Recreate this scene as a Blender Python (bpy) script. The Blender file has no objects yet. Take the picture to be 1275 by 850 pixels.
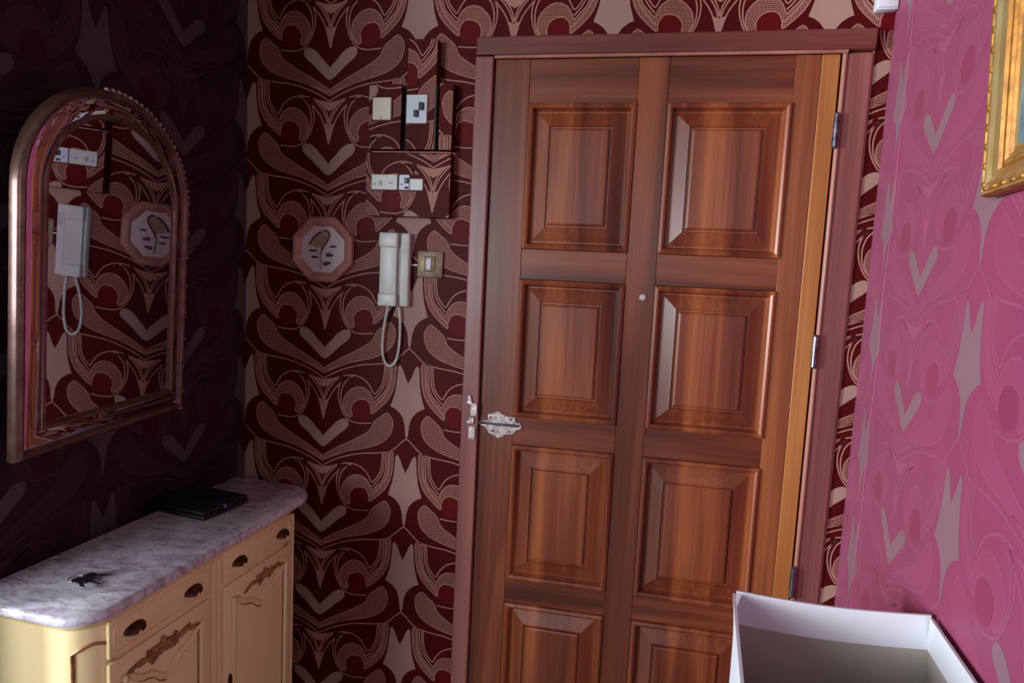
import bpy, bmesh, math, random
from mathutils import Vector, Matrix
from mathutils.geometry import tessellate_polygon
random.seed(3)
S = bpy.context.scene
COL = S.collection

# ------------------------------------------------------------------ camera, world, light, exposure
cam = bpy.data.cameras.new('camera')
cam.sensor_width = 36.0
cam.lens = 780.0 / 1275.0 * 36.0
cam.clip_start = 0.02
co = bpy.data.objects.new('camera', cam)
COL.objects.link(co)
RR = ((0.98168791, -0.04838579, 0.18424893), (0.06537999, 0.99403396, -0.08730373), (-0.17892544, 0.09775121, 0.97899458))
right = Vector((RR[0][0], RR[0][2], -RR[0][1])); down = Vector((RR[1][0], RR[1][2], -RR[1][1])); fwd = Vector((RR[2][0], RR[2][2], -RR[2][1]))
m = Matrix((right, -down, -fwd)).transposed().to_4x4()
m.translation = Vector((0, 0, 1.47))
co.matrix_world = m
S.camera = co

world = bpy.data.worlds.new('world')
S.world = world
world.use_nodes = True
world.node_tree.nodes['Background'].inputs['Color'].default_value = (0.55, 0.62, 0.8, 1)
world.node_tree.nodes['Background'].inputs['Strength'].default_value = 0.1


def area(name, loc, target, sx, sy, power, color):
    l = bpy.data.lights.new(name, 'AREA')
    l.shape = 'RECTANGLE'; l.size = sx; l.size_y = sy; l.energy = power; l.color = color
    o = bpy.data.objects.new(name, l)
    o.location = loc
    o.rotation_euler = (Vector(target) - Vector(loc)).to_track_quat('-Z', 'Y').to_euler()
    COL.objects.link(o)
    return o


area('rear_window_daylight', (-2.22, -1.76, 1.62), (-1.50, 0, 1.45), 1.58, 1.0, 100, (0.86, 0.93, 1.0))
area('side_window_daylight', (-3.06, -0.72, 1.50), (0.2, 1.2, 1.50), 0.30, 0.8, 130, (0.90, 0.94, 1.0))
area('hall_daylight', (0.12, -1.76, 1.85), (0.12, 0, 1.85), 0.42, 0.85, 4, (0.92, 0.86, 0.95))
S.view_settings.view_transform = 'Standard'
S.view_settings.look = 'None'
S.view_settings.exposure = 0.0
S.view_settings.gamma = 1.0

# ------------------------------------------------------------------ materials


def srgb(r, g, b):
    def f(c):
        c /= 255.0
        return c / 12.92 if c <= 0.04045 else ((c + 0.055) / 1.055) ** 2.4
    return (f(r), f(g), f(b), 1.0)


def new_mat(name, rough=0.5, metal=0.0, coat=0.0, coat_rough=0.1, spec=0.5):
    mt = bpy.data.materials.new(name)
    mt.use_nodes = True
    b = mt.node_tree.nodes['Principled BSDF']
    b.inputs['Roughness'].default_value = rough
    b.inputs['Metallic'].default_value = metal
    b.inputs['Coat Weight'].default_value = coat
    b.inputs['Coat Roughness'].default_value = coat_rough
    b.inputs['Specular IOR Level'].default_value = spec
    return mt, mt.node_tree, b


def ramp_node(nt, fac, stops):
    r = nt.nodes.new('ShaderNodeValToRGB')
    while len(r.color_ramp.elements) < len(stops):
        r.color_ramp.elements.new(0.5)
    for e, (p, c) in zip(r.color_ramp.elements, stops):
        e.position = p; e.color = c
    nt.links.new(fac, r.inputs['Fac'])
    return r


def noise_mat(name, stops, scale=(6, 6, 6), detail=5, rough=0.5, bump=0.0, bscale=None, **k):
    mt, nt, b = new_mat(name, rough, **k)
    tc = nt.nodes.new('ShaderNodeTexCoord'); mp = nt.nodes.new('ShaderNodeMapping')
    mp.inputs['Scale'].default_value = scale
    nz = nt.nodes.new('ShaderNodeTexNoise'); nz.inputs['Scale'].default_value = 1.0; nz.inputs['Detail'].default_value = detail
    nt.links.new(tc.outputs['Object'], mp.inputs['Vector']); nt.links.new(mp.outputs['Vector'], nz.inputs['Vector'])
    r = ramp_node(nt, nz.outputs['Fac'], stops)
    nt.links.new(r.outputs['Color'], b.inputs['Base Color'])
    if bump:
        bp = nt.nodes.new('ShaderNodeBump'); bp.inputs['Strength'].default_value = bump; bp.inputs['Distance'].default_value = 0.002
        if bscale:
            n2 = nt.nodes.new('ShaderNodeTexNoise'); n2.inputs['Scale'].default_value = bscale; n2.inputs['Detail'].default_value = 3
            nt.links.new(tc.outputs['Object'], n2.inputs['Vector']); src = n2.outputs['Fac']
        else:
            src = nz.outputs['Fac']
        nt.links.new(src, bp.inputs['Height']); nt.links.new(bp.outputs['Normal'], b.inputs['Normal'])
    return mt


def wood_mat(name, dark, mid, light, vertical=True, rough=0.42, coat=0.35, shift=0.0):
    mt, nt, b = new_mat(name, rough, coat=coat, coat_rough=0.25)
    tc = nt.nodes.new('ShaderNodeTexCoord'); mp = nt.nodes.new('ShaderNodeMapping')
    mp.inputs['Scale'].default_value = (14, 2, 0.7) if vertical else (0.9, 16, 16)
    mp.inputs['Location'].default_value = (shift, shift * 2, shift)
    n1 = nt.nodes.new('ShaderNodeTexNoise'); n1.inputs['Scale'].default_value = 1.0; n1.inputs['Detail'].default_value = 3; n1.inputs['Distortion'].default_value = 0.6
    mp2 = nt.nodes.new('ShaderNodeMapping'); mp2.inputs['Scale'].default_value = (160, 160, 3) if vertical else (3, 160, 160)
    n2 = nt.nodes.new('ShaderNodeTexNoise'); n2.inputs['Scale'].default_value = 1.0; n2.inputs['Detail'].default_value = 2
    nt.links.new(tc.outputs['Object'], mp.inputs['Vector']); nt.links.new(tc.outputs['Object'], mp2.inputs['Vector'])
    nt.links.new(mp.outputs['Vector'], n1.inputs['Vector']); nt.links.new(mp2.outputs['Vector'], n2.inputs['Vector'])
    mx = nt.nodes.new('ShaderNodeMath'); mx.operation = 'MULTIPLY_ADD'; mx.inputs[1].default_value = 0.22
    nt.links.new(n2.outputs['Fac'], mx.inputs[0])
    sb = nt.nodes.new('ShaderNodeMath'); sb.operation = 'SUBTRACT'; sb.inputs[1].default_value = 0.11
    nt.links.new(n1.outputs['Fac'], sb.inputs[0]); nt.links.new(sb.outputs[0], mx.inputs[2])
    r = ramp_node(nt, mx.outputs[0], [(0.30, dark), (0.5, mid), (0.68, light)])
    nt.links.new(r.outputs['Color'], b.inputs['Base Color'])
    bp = nt.nodes.new('ShaderNodeBump'); bp.inputs['Strength'].default_value = 0.12; bp.inputs['Distance'].default_value = 0.001
    nt.links.new(n2.outputs['Fac'], bp.inputs['Height']); nt.links.new(bp.outputs['Normal'], b.inputs['Normal'])
    return mt


def paper_set(prefix, base, disc, line, cream, rough=0.5, sheen=0.0):
    """Four printed colours of the wallpaper: ground, discs, lines with stipple, cream figures."""
    out = []
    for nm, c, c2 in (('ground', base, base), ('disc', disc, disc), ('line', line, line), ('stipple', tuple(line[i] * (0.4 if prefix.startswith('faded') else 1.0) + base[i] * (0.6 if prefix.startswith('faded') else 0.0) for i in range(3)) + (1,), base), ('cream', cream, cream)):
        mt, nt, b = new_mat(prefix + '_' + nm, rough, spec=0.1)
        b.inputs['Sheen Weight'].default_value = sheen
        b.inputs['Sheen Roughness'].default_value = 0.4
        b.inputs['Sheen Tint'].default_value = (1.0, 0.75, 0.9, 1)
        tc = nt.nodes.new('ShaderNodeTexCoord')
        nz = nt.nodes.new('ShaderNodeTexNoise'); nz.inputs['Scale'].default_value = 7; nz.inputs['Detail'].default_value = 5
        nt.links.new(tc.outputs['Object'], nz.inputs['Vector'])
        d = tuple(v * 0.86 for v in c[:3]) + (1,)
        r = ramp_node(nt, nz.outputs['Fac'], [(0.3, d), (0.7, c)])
        col = r.outputs['Color']
        if nm == 'stipple':
            # little round dots in a diagonal lattice, printed line colour on the ground
            uv = nt.nodes.new('ShaderNodeUVMap')
            mp = nt.nodes.new('ShaderNodeMapping'); mp.inputs['Rotation'].default_value = (0, 0, math.radians(45)); mp.inputs['Scale'].default_value = (1, 1, 0)
            nt.links.new(uv.outputs['UV'], mp.inputs['Vector'])
            ch = nt.nodes.new('ShaderNodeTexChecker'); ch.inputs['Scale'].default_value = 1 / 0.0030
            nt.links.new(mp.outputs['Vector'], ch.inputs['Vector'])
            mx = nt.nodes.new('ShaderNodeMix'); mx.data_type = 'RGBA'
            nt.links.new(ch.outputs['Fac'], mx.inputs['Factor']); nt.links.new(col, mx.inputs[6]); mx.inputs[7].default_value = base
            col = mx.outputs[2]
        nt.links.new(col, b.inputs['Base Color'])
        bp = nt.nodes.new('ShaderNodeBump'); bp.inputs['Strength'].default_value = 0.25; bp.inputs['Distance'].default_value = 0.001
        n3 = nt.nodes.new('ShaderNodeTexNoise'); n3.inputs['Scale'].default_value = 260; n3.inputs['Detail'].default_value = 2
        nt.links.new(tc.outputs['Object'], n3.inputs['Vector']); nt.links.new(n3.outputs['Fac'], bp.inputs['Height']); nt.links.new(bp.outputs['Normal'], b.inputs['Normal'])
        out.append(mt)
    return out


PAPER = paper_set('wallpaper', srgb(80, 14, 16), srgb(100, 16, 20), srgb(176, 126, 114), srgb(172, 138, 126))
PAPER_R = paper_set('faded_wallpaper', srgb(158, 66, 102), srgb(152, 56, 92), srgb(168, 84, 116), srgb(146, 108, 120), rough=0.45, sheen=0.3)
PAPER_L = paper_set('shaded_wallpaper', srgb(56, 32, 46), srgb(60, 26, 40), srgb(72, 48, 62), srgb(86, 74, 82))  # left wall's copy of the paper, its shade painted in as darker colours
WOOD_V = wood_mat('door_wood_upright', srgb(74, 30, 15), srgb(114, 54, 31), srgb(150, 80, 45))
WOOD_R = wood_mat('door_wood_lit_stile', srgb(100, 46, 22), srgb(130, 68, 38), srgb(158, 92, 50), shift=2)  # door wood lightened for the hinge stile, light on it painted in
WOOD_H = wood_mat('door_wood_across', srgb(74, 30, 15), srgb(110, 50, 29), srgb(140, 74, 43), vertical=False, shift=3)
WOOD_P = wood_mat('door_wood_panel', srgb(84, 34, 18), srgb(126, 60, 35), srgb(172, 96, 52), shift=7)
WOOD_E = wood_mat('door_wood_lit_edge', srgb(142, 78, 36), srgb(172, 108, 54), srgb(202, 144, 80), shift=5)  # lightest door wood, carries the painted band of light by the hinges
CASING = wood_mat('casing_wood', srgb(96, 50, 48), srgb(132, 76, 72), srgb(158, 98, 90), shift=9, coat=0.5)
CASING_H = wood_mat('casing_wood_across', srgb(88, 40, 34), srgb(112, 56, 48), srgb(134, 74, 62), vertical=False, shift=11, coat=0.4)
LIP = noise_mat('casing_lip', [(0.3, srgb(150, 96, 84)), (0.7, srgb(188, 130, 112))], (12, 12, 2), rough=0.35)
CREAMW = noise_mat('cream_lacquer', [(0.3, srgb(234, 206, 150)), (0.7, srgb(250, 230, 178))], (5, 5, 2), rough=0.32, coat=0.3)
GLAZE = noise_mat('antique_glaze', [(0.3, srgb(128, 84, 44)), (0.7, srgb(176, 128, 76))], (60, 60, 60), rough=0.4)
MARBLE = None
BRONZE = noise_mat('dark_bronze', [(0.3, srgb(48, 30, 14)), (0.7, srgb(92, 64, 30))], (90, 90, 90), rough=0.4, metal=0.6)
SILVER = noise_mat('hammered_silver', [(0.35, srgb(168, 150, 146)), (0.65, srgb(226, 212, 208))], (120, 120, 120), rough=0.4, metal=0.55, bump=0.6)
STEEL = noise_mat('steel', [(0.3, srgb(70, 66, 76)), (0.7, srgb(150, 146, 158))], (50, 50, 50), rough=0.3, metal=0.9)
BRASS = noise_mat('dull_brass', [(0.3, srgb(112, 94, 72)), (0.7, srgb(150, 128, 100))], (60, 60, 60), rough=0.4, metal=0.25)
GOLD = noise_mat('gilt', [(0.3, srgb(222, 178, 92)), (0.7, srgb(252, 230, 166))], (40, 40, 12), rough=0.30, metal=0.8, bump=0.4)
GOLD_D = noise_mat('dark_gilt', [(0.3, srgb(120, 72, 22)), (0.7, srgb(190, 130, 48))], (60, 60, 60), rough=0.45, metal=0.4)
PLASTIC = noise_mat('pale_plastic', [(0.3, srgb(196, 202, 196)), (0.7, srgb(214, 219, 212))], (9, 9, 9), rough=0.35)
PLASTIC_G = noise_mat('grey_plastic', [(0.3, srgb(150, 156, 152)), (0.7, srgb(170, 176, 172))], (9, 9, 9), rough=0.4)
CREAMP = noise_mat('cream_plastic', [(0.3, srgb(206, 200, 176)), (0.7, srgb(222, 216, 194))], (9, 9, 9), rough=0.4)
BREAK = noise_mat('breaker_plastic', [(0.3, srgb(196, 208, 220)), (0.7, srgb(216, 224, 232))], (9, 9, 9), rough=0.35)
BLACKP = noise_mat('black_plastic', [(0.3, srgb(18, 22, 34)), (0.7, srgb(30, 36, 52))], (30, 30, 30), rough=0.35)
GAPM = noise_mat('dark_gap', [(0.3, srgb(40, 40, 36)), (0.7, srgb(56, 52, 46))], (30, 30, 30), rough=0.7)
LEATHER = noise_mat('black_leather', [(0.3, srgb(12, 16, 16)), (0.7, srgb(24, 30, 30))], (60, 60, 60), rough=0.55, bump=0.3, bscale=400)
PORC = noise_mat('porcelain', [(0.3, srgb(204, 192, 192)), (0.7, srgb(222, 212, 212))], (9, 9, 9), rough=0.3)
ROSEW = noise_mat('rose_wood_frame', [(0.3, srgb(160, 106, 94)), (0.7, srgb(192, 140, 126))], (20, 20, 20), rough=0.4)
INK_B = noise_mat('print_brown', [(0.3, srgb(78, 56, 44)), (0.7, srgb(96, 70, 56))], (9, 9, 9), rough=0.5)
INK_T = noise_mat('print_tan', [(0.35, srgb(150, 120, 96)), (0.65, srgb(176, 146, 122))], (90, 90, 90), rough=0.5)
INK_I = noise_mat('print_indigo', [(0.3, srgb(60, 50, 76)), (0.7, srgb(78, 66, 92))], (9, 9, 9), rough=0.5)
CARD_O = noise_mat('white_card', [(0.3, srgb(214, 218, 226)), (0.7, srgb(230, 232, 238))], (6, 6, 6), rough=0.6, bump=0.15, bscale=120)
CARD_I = noise_mat('shaded_card', [(0.3, srgb(156, 148, 138)), (0.7, srgb(174, 166, 156))], (5, 5, 14), rough=0.7, bump=0.15, bscale=120)  # darker card for the box inside, shade put into the colour
FRAME_M = noise_mat('mirror_frame_bronze', [(0.3, srgb(92, 66, 60)), (0.7, srgb(132, 98, 86))], (40, 40, 40), rough=0.28, metal=0.5, coat=0.4)
PAINT = noise_mat('plain_paint', [(0.3, srgb(78, 66, 66)), (0.7, srgb(86, 74, 74))], (2, 2, 2), rough=0.8)
CEIL = noise_mat('ceiling_paint', [(0.3, srgb(88, 80, 80)), (0.7, srgb(96, 88, 88))], (2, 2, 2), rough=0.9)
FLOOR = wood_mat('floor_wood', srgb(44, 28, 20), srgb(64, 42, 30), srgb(80, 54, 38), vertical=False, rough=0.5, coat=0.1)
MIRROR = noise_mat('mirror_silver', [(0.3, (0.58, 0.52, 0.60, 1)), (0.7, (0.62, 0.56, 0.64, 1))], (3, 3, 3), rough=0.015, metal=1.0)


def marble():
    mt, nt, b = new_mat('pink_grey_marble', 0.22, coat=0.3)
    tc = nt.nodes.new('ShaderNodeTexCoord')
    n = nt.nodes.new('ShaderNodeTexNoise'); n.inputs['Scale'].default_value = 14; n.inputs['Detail'].default_value = 8; n.inputs['Distortion'].default_value = 1.6
    v = nt.nodes.new('ShaderNodeTexNoise'); v.inputs['Scale'].default_value = 48; v.inputs['Detail'].default_value = 6; v.inputs['Distortion'].default_value = 1.0
    mp = nt.nodes.new('ShaderNodeMapping'); mp.inputs['Scale'].default_value = (1.0, 2.2, 1.0); mp.inputs['Rotation'].default_value = (0, 0, 0.5)
    nt.links.new(tc.outputs['Object'], mp.inputs['Vector']); nt.links.new(mp.outputs['Vector'], n.inputs['Vector']); nt.links.new(mp.outputs['Vector'], v.inputs['Vector'])
    r1 = ramp_node(nt, n.outputs['Fac'], [(0.34, srgb(180, 170, 184)), (0.5, srgb(208, 206, 216)), (0.66, srgb(224, 224, 232))])
    r2 = ramp_node(nt, v.outputs['Fac'], [(0.36, (0.55, 0.5, 0.52, 1)), (0.52, (1, 1, 1, 1)), (0.7, (0.86, 0.82, 0.84, 1))])
    mx = nt.nodes.new('ShaderNodeMix'); mx.data_type = 'RGBA'; mx.blend_type = 'MULTIPLY'; mx.inputs['Factor'].default_value = 0.75
    nt.links.new(r1.outputs['Color'], mx.inputs[6]); nt.links.new(r2.outputs['Color'], mx.inputs[7]); nt.links.new(mx.outputs[2], b.inputs['Base Color'])
    return mt


MARBLE = marble()
PICT = noise_mat('painted_canvas', [(0.25, srgb(70, 96, 112)), (0.45, srgb(108, 132, 146)), (0.6, srgb(150, 170, 178)), (0.8, srgb(98, 118, 110))], (6, 6, 9), detail=8, rough=0.4)

# ------------------------------------------------------------------ helpers


def empty(name, loc, label, cat, group=None):
    o = bpy.data.objects.new(name, None)
    o.empty_display_size = 0.05
    o.location = loc
    COL.objects.link(o)
    o['label'] = label; o['category'] = cat
    if group:
        o['group'] = group
    return o


def link(name, bm, mats, parent=None, smooth=False, label=None):
    me = bpy.data.meshes.new(name)
    bmesh.ops.recalc_face_normals(bm, faces=bm.faces) if smooth is not None else None
    bm.to_mesh(me); bm.free()
    for mt in (mats if isinstance(mats, (list, tuple)) else [mats]):
        me.materials.append(mt)
    if smooth:
        for p in me.polygons:
            p.use_smooth = True
        try:
            me.set_sharp_from_angle(angle=math.radians(38))
        except Exception:
            pass
    o = bpy.data.objects.new(name, me)
    COL.objects.link(o)
    if parent is not None:
        o.parent = parent
        root = parent
        mm = Matrix.Identity(4)
        chain = []
        while root is not None:
            chain.append(root); root = root.parent
        for c in reversed(chain):
            mm = mm @ c.matrix_parent_inverse @ Matrix.LocRotScale(c.location, c.rotation_euler, c.scale)
        o.matrix_parent_inverse = mm.inverted()
    if label:
        o['label'] = label
    return o


def struct(o):
    o['kind'] = 'structure'
    return o


def box(bm, x0, x1, y0, y1, z0, z1, bev=0.0, seg=2, M=None):
    r = bmesh.ops.create_cube(bm, size=1.0)
    vs = r['verts']
    for v in vs:
        v.co = Vector(((x0 + x1) / 2 + v.co.x * (x1 - x0), (y0 + y1) / 2 + v.co.y * (y1 - y0), (z0 + z1) / 2 + v.co.z * (z1 - z0)))
    if bev:
        es = list({e for v in vs for e in v.link_edges})
        r2 = bmesh.ops.bevel(bm, geom=es, offset=bev, segments=seg, profile=0.5, affect='EDGES')
        vs = list({v for f in r2['faces'] for v in f.verts} | {v for v in vs if v.is_valid})
    if M is not None:
        for v in vs:
            v.co = M @ v.co
    return vs


def prism(bm, pts, fn, d0, d1, bev=0.0):
    """extrude 2D outline pts between depth d0 and d1; fn(a, b, d) -> world"""
    a = [bm.verts.new(fn(p[0], p[1], d0)) for p in pts]
    if bev:
        cx = sum(p[0] for p in pts) / len(pts); cy = sum(p[1] for p in pts) / len(pts)
        mid = [bm.verts.new(fn(p[0], p[1], d1 - (d1 - d0) * 0.3)) for p in pts]
        b = []
        for p in pts:
            v = Vector((p[0] - cx, p[1] - cy)); L = v.length
            v = v * max(0.0, (L - bev) / L) if L else v
            b.append(bm.verts.new(fn(cx + v.x, cy + v.y, d1)))
        rings = [a, mid, b]
    else:
        b = [bm.verts.new(fn(p[0], p[1], d1)) for p in pts]
        rings = [a, b]
    n = len(pts)
    for r0, r1 in zip(rings, rings[1:]):
        for i in range(n):
            bm.faces.new((r0[i], r0[(i + 1) % n], r1[(i + 1) % n], r1[i]))
    bm.faces.new(a); bm.faces.new(list(reversed(b)))


def tube(bm, pts, r, n=8, closed=False):
    pts = [Vector(p) for p in pts]
    rings = []
    N = len(pts)
    prev = None
    for i, p in enumerate(pts):
        if closed:
            t = pts[(i + 1) % N] - pts[i - 1]
        else:
            t = pts[min(i + 1, N - 1)] - pts[max(i - 1, 0)]
        t.normalize()
        if prev is None:
            u = t.orthogonal().normalized()
        else:
            u = (prev - t * prev.dot(t)).normalized()
        prev = u
        w = t.cross(u)
        rr = r[i] if isinstance(r, (list, tuple)) else r
        rings.append([bm.verts.new(p + (u * math.cos(2 * math.pi * k / n) + w * math.sin(2 * math.pi * k / n)) * rr) for k in range(n)])
    for i in range(N if closed else N - 1):
        a, b = rings[i], rings[(i + 1) % N]
        for k in range(n):
            bm.faces.new((a[k], a[(k + 1) % n], b[(k + 1) % n], b[k]))
    if not closed:
        bm.faces.new(rings[0]); bm.faces.new(list(reversed(rings[-1])))


def ball(bm, c, r, sx=1, sy=1, sz=1, u=10, v=7):
    g = bmesh.ops.create_uvsphere(bm, u_segments=u, v_segments=v, radius=r)
    for q in g['verts']:
        q.co = Vector((q.co.x * sx, q.co.y * sy, q.co.z * sz)) + Vector(c)


def smooth_poly(pts, closed, n=3):
    P = [Vector(p) for p in pts]
    out = []
    N = len(P)
    rng = range(N) if closed else range(N - 1)
    for i in rng:
        p1, p2 = P[i], P[(i + 1) % N]
        p0 = P[i - 1] if (closed or i > 0) else p1
        p3 = P[(i + 2) % N] if (closed or i + 2 < N) else p2
        for k in range(n):
            t = k / n
            out.append(0.5 * ((2 * p1) + (p2 - p0) * t + (2 * p0 - 5 * p1 + 4 * p2 - p3) * t * t + (3 * p1 - p0 - 3 * p2 + p3) * t ** 3))
    if not closed:
        out.append(P[-1])
    return out


# ------------------------------------------------------------------ wallpaper figure (millimetres, half repeat: a from the cream axis, b up)
HALF = 232.0
REP = 234.5
LEAF = [(38, -106), (42, -92), (50, -82), (58, -80), (72, -91), (86, -102), (94, -114), (98, -125), (110, -137), (129, -149), (153, -163), (182, -178), (209, -194), (232, -209), (232, -217), (204, -205), (169, -193), (136, -184), (103, -175), (74, -163), (54, -148), (42, -130)]
BAND = [(156, -100), (169, -87), (176, -70), (174, -49), (162, -32), (148, -21), (132, -17), (115, -21), (102, -32), (95, -47), (91, -54), (79, -42), (64, -26), (57, -8), (54, 16), (54, 50), (35, 53), (35, 25), (37, -2), (44, -27), (55, -47), (72, -65), (91, -82), (99, -85), (99, -71), (105, -57), (114, -50), (127, -49), (141, -54), (151, -65), (154, -79), (151, -92)]
CREAM = [(0, 1), (9, 19), (16, 38), (23, 48), (28, 43), (29, 30), (31, 2), (35, -26), (41, -46), (46, -61), (34, -66), (22, -75), (12, -88), (6, -107), (4, -130), (0, -146)]
HEART = [(232, -185), (209, -168), (188, -148), (168, -132), (161, -121), (161, -111), (169, -105), (182, -107), (198, -118), (214, -136), (232, -156)]
SPIKE = [(232, -108), (226, -90), (222, -76), (217, -56), (225, -58), (232, -62)]
CHEV = [(232, -4), (209, 0), (186, 7), (206, -6), (220, -19), (232, -26)]
STROKES = [
    [(149, 9), (167, 5), (182, -6), (190, -26), (190, -51), (182, -78), (169, -99), (152, -110), (130, -113), (98, -110)],
    [(163, 2), (176, -13), (183, -38), (181, -66), (172, -87), (159, -100)],
    [(232, -108), (222, -69), (212, -44), (194, -19), (174, 1), (158, 9)],
    [(232, -56), (226, -33), (214, -14), (200, -1)],
    [(178, 8), (159, 12), (142, 11), (124, 5), (109, -6), (99, -21), (91, -33), (78, -19), (70, -5), (66, 15), (64, 50)],
    [(0, -143), (15, -155), (29, -169), (47, -181), (81, -188), (123, -193), (165, -204), (200, -218), (232, -236)],
    [(165, -192), (200, -206), (232, -222)],
    [(190, 3), (208, -16), (221, -36), (230, -60)],
    [(60, 50), (60, 18), (64, -6), (76, -28), (92, -46)],
    [(46, 50), (46, 22), (48, -4), (58, -28), (74, -50), (96, -72)],
]
# (kind, points, layer, material slot): slots 0 ground, 1 disc, 2 line, 3 stipple, 4 cream
CIRC = [(127 + 27.5 * math.cos(2 * math.pi * k / 20), -77 + 27.5 * math.sin(2 * math.pi * k / 20)) for k in range(20)]


def half_figure():
    tris = []      # (3 points, layer, slot)

    def fill(pts, layer, slot, n=2, raw=False):
        q = [Vector(p) for p in pts] if raw else smooth_poly(pts, True, n)
        q3 = [Vector((p.x, p.y, 0)) for p in q]
        for t in tessellate_polygon([q3]):
            tris.append(([(q[i].x if hasattr(q[i], 'x') else 0, q[i].y) for i in t], layer, slot))

    def stroke(pts, w, layer, slot, n=3, closed=False):
        q = smooth_poly(pts, closed, n)
        N = len(q)
        L, R = [], []
        for i in range(N):
            t = (q[(i + 1) % N] - q[i - 1]) if closed else (q[min(i + 1, N - 1)] - q[max(i - 1, 0)])
            if t.length < 1e-6:
                t = Vector((1, 0))
            t.normalize(); nn = Vector((-t.y, t.x)) * w / 2
            L.append(q[i] + nn); R.append(q[i] - nn)
        for i in range(N if closed else N - 1):
            j = (i + 1) % N
            tris.append(([(L[i].x, L[i].y), (R[i].x, R[i].y), (R[j].x, R[j].y)], layer, slot))
            tris.append(([(L[i].x, L[i].y), (R[j].x, R[j].y), (L[j].x, L[j].y)], layer, slot))

    fill(LEAF, 1, 3); fill(BAND, 1, 3)
    fill(CIRC, 2, 1, raw=True)
    fill(SPIKE, 2, 2, raw=True)
    stroke(LEAF, 2.0, 3, 2, 2, True); stroke(BAND, 2.4, 3, 2, 2, True)
    for s in STROKES:
        stroke(s, 3.1, 3, 2)
    fill(CREAM, 4, 4, raw=True); fill(HEART, 4, 4); fill(CHEV, 4, 2, raw=True)
    return tris


FIG = half_figure()
LAY = 0.00006


def add_pattern(bm, P, U, N, s0, s1, z0, z1, axis, zref, base_layer=0, holes=()):
    """P point on the face at s=0,z=0; U direction of s; N outward normal. axis = s of a cream axis, zref = z of its diamond tip."""
    tmp = bmesh.new()
    uvl = tmp.loops.layers.uv.new('UVMap')
    per = 2 * HALF / 1000.0; rep = REP / 1000.0
    k0 = math.floor((s0 - axis) / per) - 1; k1 = math.ceil((s1 - axis) / per) + 1
    j0 = math.floor((z0 - zref) / rep) - 1; j1 = math.ceil((z1 - zref) / rep) + 2
    for k in range(k0, k1 + 1):
        for sg in (-1, 1):
            a0 = axis + k * per
            if max(a0, a0 + sg * HALF / 1000) < s0 or min(a0, a0 + sg * HALF / 1000) > s1:
                continue
            for j in range(j0, j1 + 1):
                zo = zref + j * rep
                if zo + 0.055 < z0 or zo - 0.24 > z1:
                    continue
                for pts, layer, slot in FIG:
                    cs = []
                    for a, b in pts:
                        cs.append(Vector((a0 + sg * min(a, HALF) / 1000.0, zo + b / 1000.0, layer * LAY)))
                    if (cs[1] - cs[0]).cross(cs[2] - cs[0]).length < 1e-10:
                        continue
                    if (cs[1] - cs[0]).cross(cs[2] - cs[0]).z < 0:
                        cs.reverse()
                    f = tmp.faces.new([tmp.verts.new(c) for c in cs])
                    f.material_index = slot
    for f in tmp.faces:
        for l in f.loops:
            l[uvl].uv = (l.vert.co.x, l.vert.co.y)

    def cut(co, no, outer):
        bmesh.ops.bisect_plane(tmp, geom=tmp.verts[:] + tmp.edges[:] + tmp.faces[:], dist=1e-6, plane_co=co, plane_no=no, clear_outer=outer)
    cut((s0, 0, 0), (-1, 0, 0), True); cut((s1, 0, 0), (1, 0, 0), True)
    cut((0, z0, 0), (0, -1, 0), True); cut((0, z1, 0), (0, 1, 0), True)
    for (a, b, c, d) in holes:
        cut((a, 0, 0), (1, 0, 0), False); cut((b, 0, 0), (1, 0, 0), False); cut((0, c, 0), (0, 1, 0), False); cut((0, d, 0), (0, 1, 0), False)
        dead = [f for f in tmp.faces if a < f.calc_center_median().x < b and c < f.calc_center_median().y < d]
        bmesh.ops.delete(tmp, geom=dead, context='FACES')
    P = Vector(P); U = Vector(U).normalized(); N = Vector(N).normalized(); Z = Vector((0, 0, 1))
    flip = U.cross(Z).dot(N) < 0
    uv2 = bm.loops.layers.uv.get('UVMap') or bm.loops.layers.uv.new('UVMap')
    vm = {}
    for v in tmp.verts:
        vm[v] = bm.verts.new(P + U * v.co.x + Z * v.co.y + N * (v.co.z + base_layer * LAY))
    for f in tmp.faces:
        ls = list(f.loops)
        if flip:
            ls.reverse()
        nf = bm.faces.new([vm[l.vert] for l in ls])
        nf.material_index = f.material_index
        for l2, l1 in zip(nf.loops, ls):
            l2[uv2].uv = l1[uvl].uv
    tmp.free()


# ------------------------------------------------------------------ the room
YB = 1.51
XL = -1.0
XRC = 0.515
TH = math.radians(6)
UR = Vector((-math.sin(TH), -math.cos(TH), 0)); NR = Vector((-math.cos(TH), math.sin(TH), 0))
H = 2.5
DX0, DX1, DZ1 = -0.352, 0.416, 1.992     # door opening

bm = bmesh.new()
box(bm, -1.12, DX0, YB, YB + 0.15, 0, H); box(bm, DX1, 0.72, YB, YB + 0.15, 0, H); box(bm, DX0, DX1, YB, YB + 0.15, DZ1, H)
add_pattern(bm, (0, YB, 0), (1, 0, 0), (0, -1, 0), XL, XRC, 0.0, H, -0.540, 1.192, holes=[(DX0 - 0.01, DX1 + 0.01, -1, DZ1 + 0.01), (0.46, 0.6, -1, 2.036)])
add_pattern(bm, (0, YB, 0), (1, 0, 0), (0, -1, 0), 0.46, XRC, 0.0, 2.036, 0.216, 1.142)
struct(link('wall_back', bm, PAPER, smooth=None))

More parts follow.
